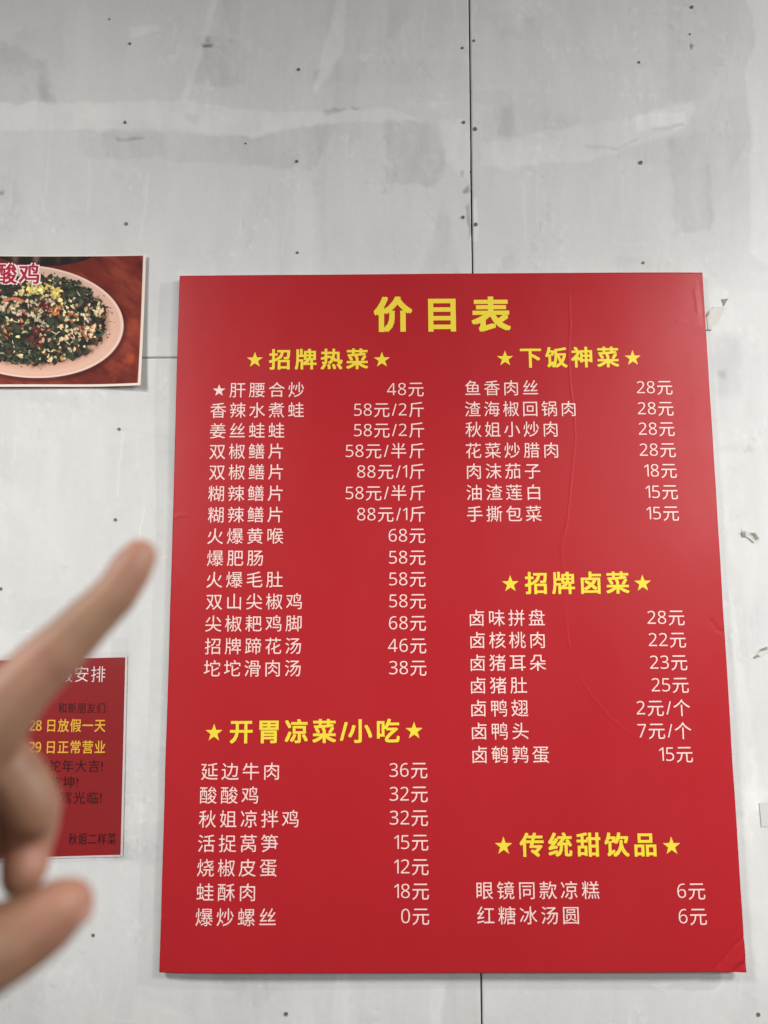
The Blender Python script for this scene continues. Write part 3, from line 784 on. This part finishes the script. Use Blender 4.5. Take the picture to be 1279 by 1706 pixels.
# ------------------------------------------------------------------ the pointing hand
def chain(bm, pts):
    """pts: (px, py, depth, radius mm); overlapping balls and cone frusta, fused later"""
    for (a, b) in zip(pts[:-1], pts[1:]):
        pa_, pb_ = near(*a[:3]), near(*b[:3]); n = max(2, int(np.linalg.norm(pb_ - pa_) / 0.0016))
        for i in range(n + 1):
            t = i / n; p = pa_ * (1 - t) + pb_ * t; r = (a[3] * (1 - t) + b[3] * t) / 1000
            bmesh.ops.create_icosphere(bm, subdivisions=2, radius=r, matrix=Matrix.Translation(Vector(p)))
HB = bmesh.new()
D = 0.24
index = [(232, 926, .262, 6.2), (219, 949, .260, 7.1), (189, 993, .256, 7.7), (149, 1032, .252, 8.3), (109, 1073, .248, 9.0), (88, 1094, .246, 9.7), (65, 1114, .244, 9.8), (30, 1150, .240, 10.2), (-30, 1215, .235, 13.0), (-90, 1265, .232, 15)]
middle = [(-90, 1250, .240, 13), (-30, 1240, .243, 11), (8, 1272, .242, 9.4), (36, 1307, .241, 9.2), (54, 1340, .241, 9.0), (56, 1352, .241, 8.4)]
middle2 = [(53, 1370, .249, 8.8), (49, 1390, .249, 8.6), (44, 1410, .248, 8.0), (40, 1448, .244, 7.5), (34, 1462, .243, 6.4)]
ring_f = [(-120, 1280, .250, 13), (-60, 1300, .256, 10), (-10, 1340, .258, 8.6), (-16, 1380, .256, 8.0), (-40, 1420, .250, 7.4), (-60, 1440, .248, 6.6)]
pinky = [(-170, 1320, .258, 12), (-110, 1340, .266, 8.8), (-65, 1375, .268, 7.5), (-70, 1410, .264, 7), (-90, 1430, .26, 6.2)]
thumb = [(117, 1503, .232, 7.2), (98, 1514, .230, 9.0), (66, 1540, .228, 10.6), (30, 1560, .226, 11.8), (-20, 1585, .222, 12.6), (-90, 1600, .216, 14.5), (-190, 1580, .208, 18), (-300, 1530, .2, 21)]
palm = [(-60, 1240, .238, 14), (-200, 1340, .222, 19), (-330, 1440, .206, 21), (-430, 1500, .196, 22)]
palm2 = [(-100, 1290, .246, 14), (-240, 1400, .226, 19), (-400, 1520, .198, 22)]
palm3 = [(-170, 1320, .256, 14), (-290, 1430, .232, 18), (-410, 1530, .2, 21)]
for c in (index, middle, middle2, ring_f, pinky, thumb, palm, palm2, palm3): chain(HB, c)
def ball_line(p, q, r0, r1, n=14):
    for i in range(n + 1):
        t = i / n; bmesh.ops.create_icosphere(HB, subdivisions=3, radius=r0 + (r1 - r0) * t, matrix=Matrix.Translation(Vector(p * (1 - t) + q * t)))
w0 = near(-420, 1512, .197); w1 = CAM + RW @ np.array([-0.245, 0.205, 0.02])
ball_line(w0, w1, 0.0235, 0.034, 30)
hme = bpy.data.meshes.new('hand'); HB.to_mesh(hme); HB.free()
hand = obj('hand', hme, MAT['skin'])
rm = hand.modifiers.new('fuse', 'REMESH'); rm.mode = 'VOXEL'; rm.voxel_size = 0.0011
sm = hand.modifiers.new('smooth', 'SMOOTH'); sm.factor = 0.5; sm.iterations = 10
dg = bpy.context.evaluated_depsgraph_get()
new = bpy.data.meshes.new_from_object(hand.evaluated_get(dg))
hand.modifiers.clear(); hand.data = new
if not new.materials: new.materials.append(MAT['skin'])
new.polygons.foreach_set('use_smooth', np.ones(len(new.polygons), bool))
co = np.empty(len(new.vertices) * 3, np.float32); new.vertices.foreach_get('co', co); co = co.reshape(-1, 3)
fl = np.zeros(len(co))
for q, r in ((index[0], .016), (index[6], .012), (thumb[0], .017), (middle2[0], .010), (middle2[2], .020), (ring_f[3], .016)):
    fl = np.maximum(fl, np.exp(-(np.linalg.norm(co - near(*q[:3]), axis=1) / r) ** 2))
fa = new.attributes.new('flush', 'FLOAT', 'POINT'); fa.data.foreach_set('value', fl.astype(np.float32))
tag(hand, 'blurred left hand close to the lens, index finger pointing up at the red board', 'hand')

def nail(tip, back, normal_px, r, length, width):
    """nail plate laid on the back of a finger end"""
    a, b = near(*tip[:3]), near(*back[:3]); d = (a - b) / np.linalg.norm(a - b)
    nrm = RW @ np.array(normal_px, float); nrm -= d * (nrm @ d); nrm /= np.linalg.norm(nrm); sd = np.cross(d, nrm)
    Pn = np.zeros((9, 9, 3))
    for j in range(9):
        for i in range(9):
            u = (i - 4) / 4; v = (j - 4) / 4
            uu = u * math.sqrt(max(0, 1 - .45 * v * v)); an = uu * width
            Pn[j, i] = a + d * (v * length - length * .35) + (nrm * math.cos(an) + sd * math.sin(an)) * (r - (0.0006 if abs(v) == 1 or abs(u) == 1 else 0) - .0012 * max(0, v) ** 2)
    me = grid_mesh('fingernail', Pn); return obj('fingernail', me, MAT['nail'], hand)
nail((226, 937, .261), (188, 993, .256), (-.75, -.35, .5), 0.0072, 0.0055, 0.75)
nail((117, 1503, .232), (66, 1540, .228), (.35, .75, -.35), 0.0080, 0.0065, 0.8)
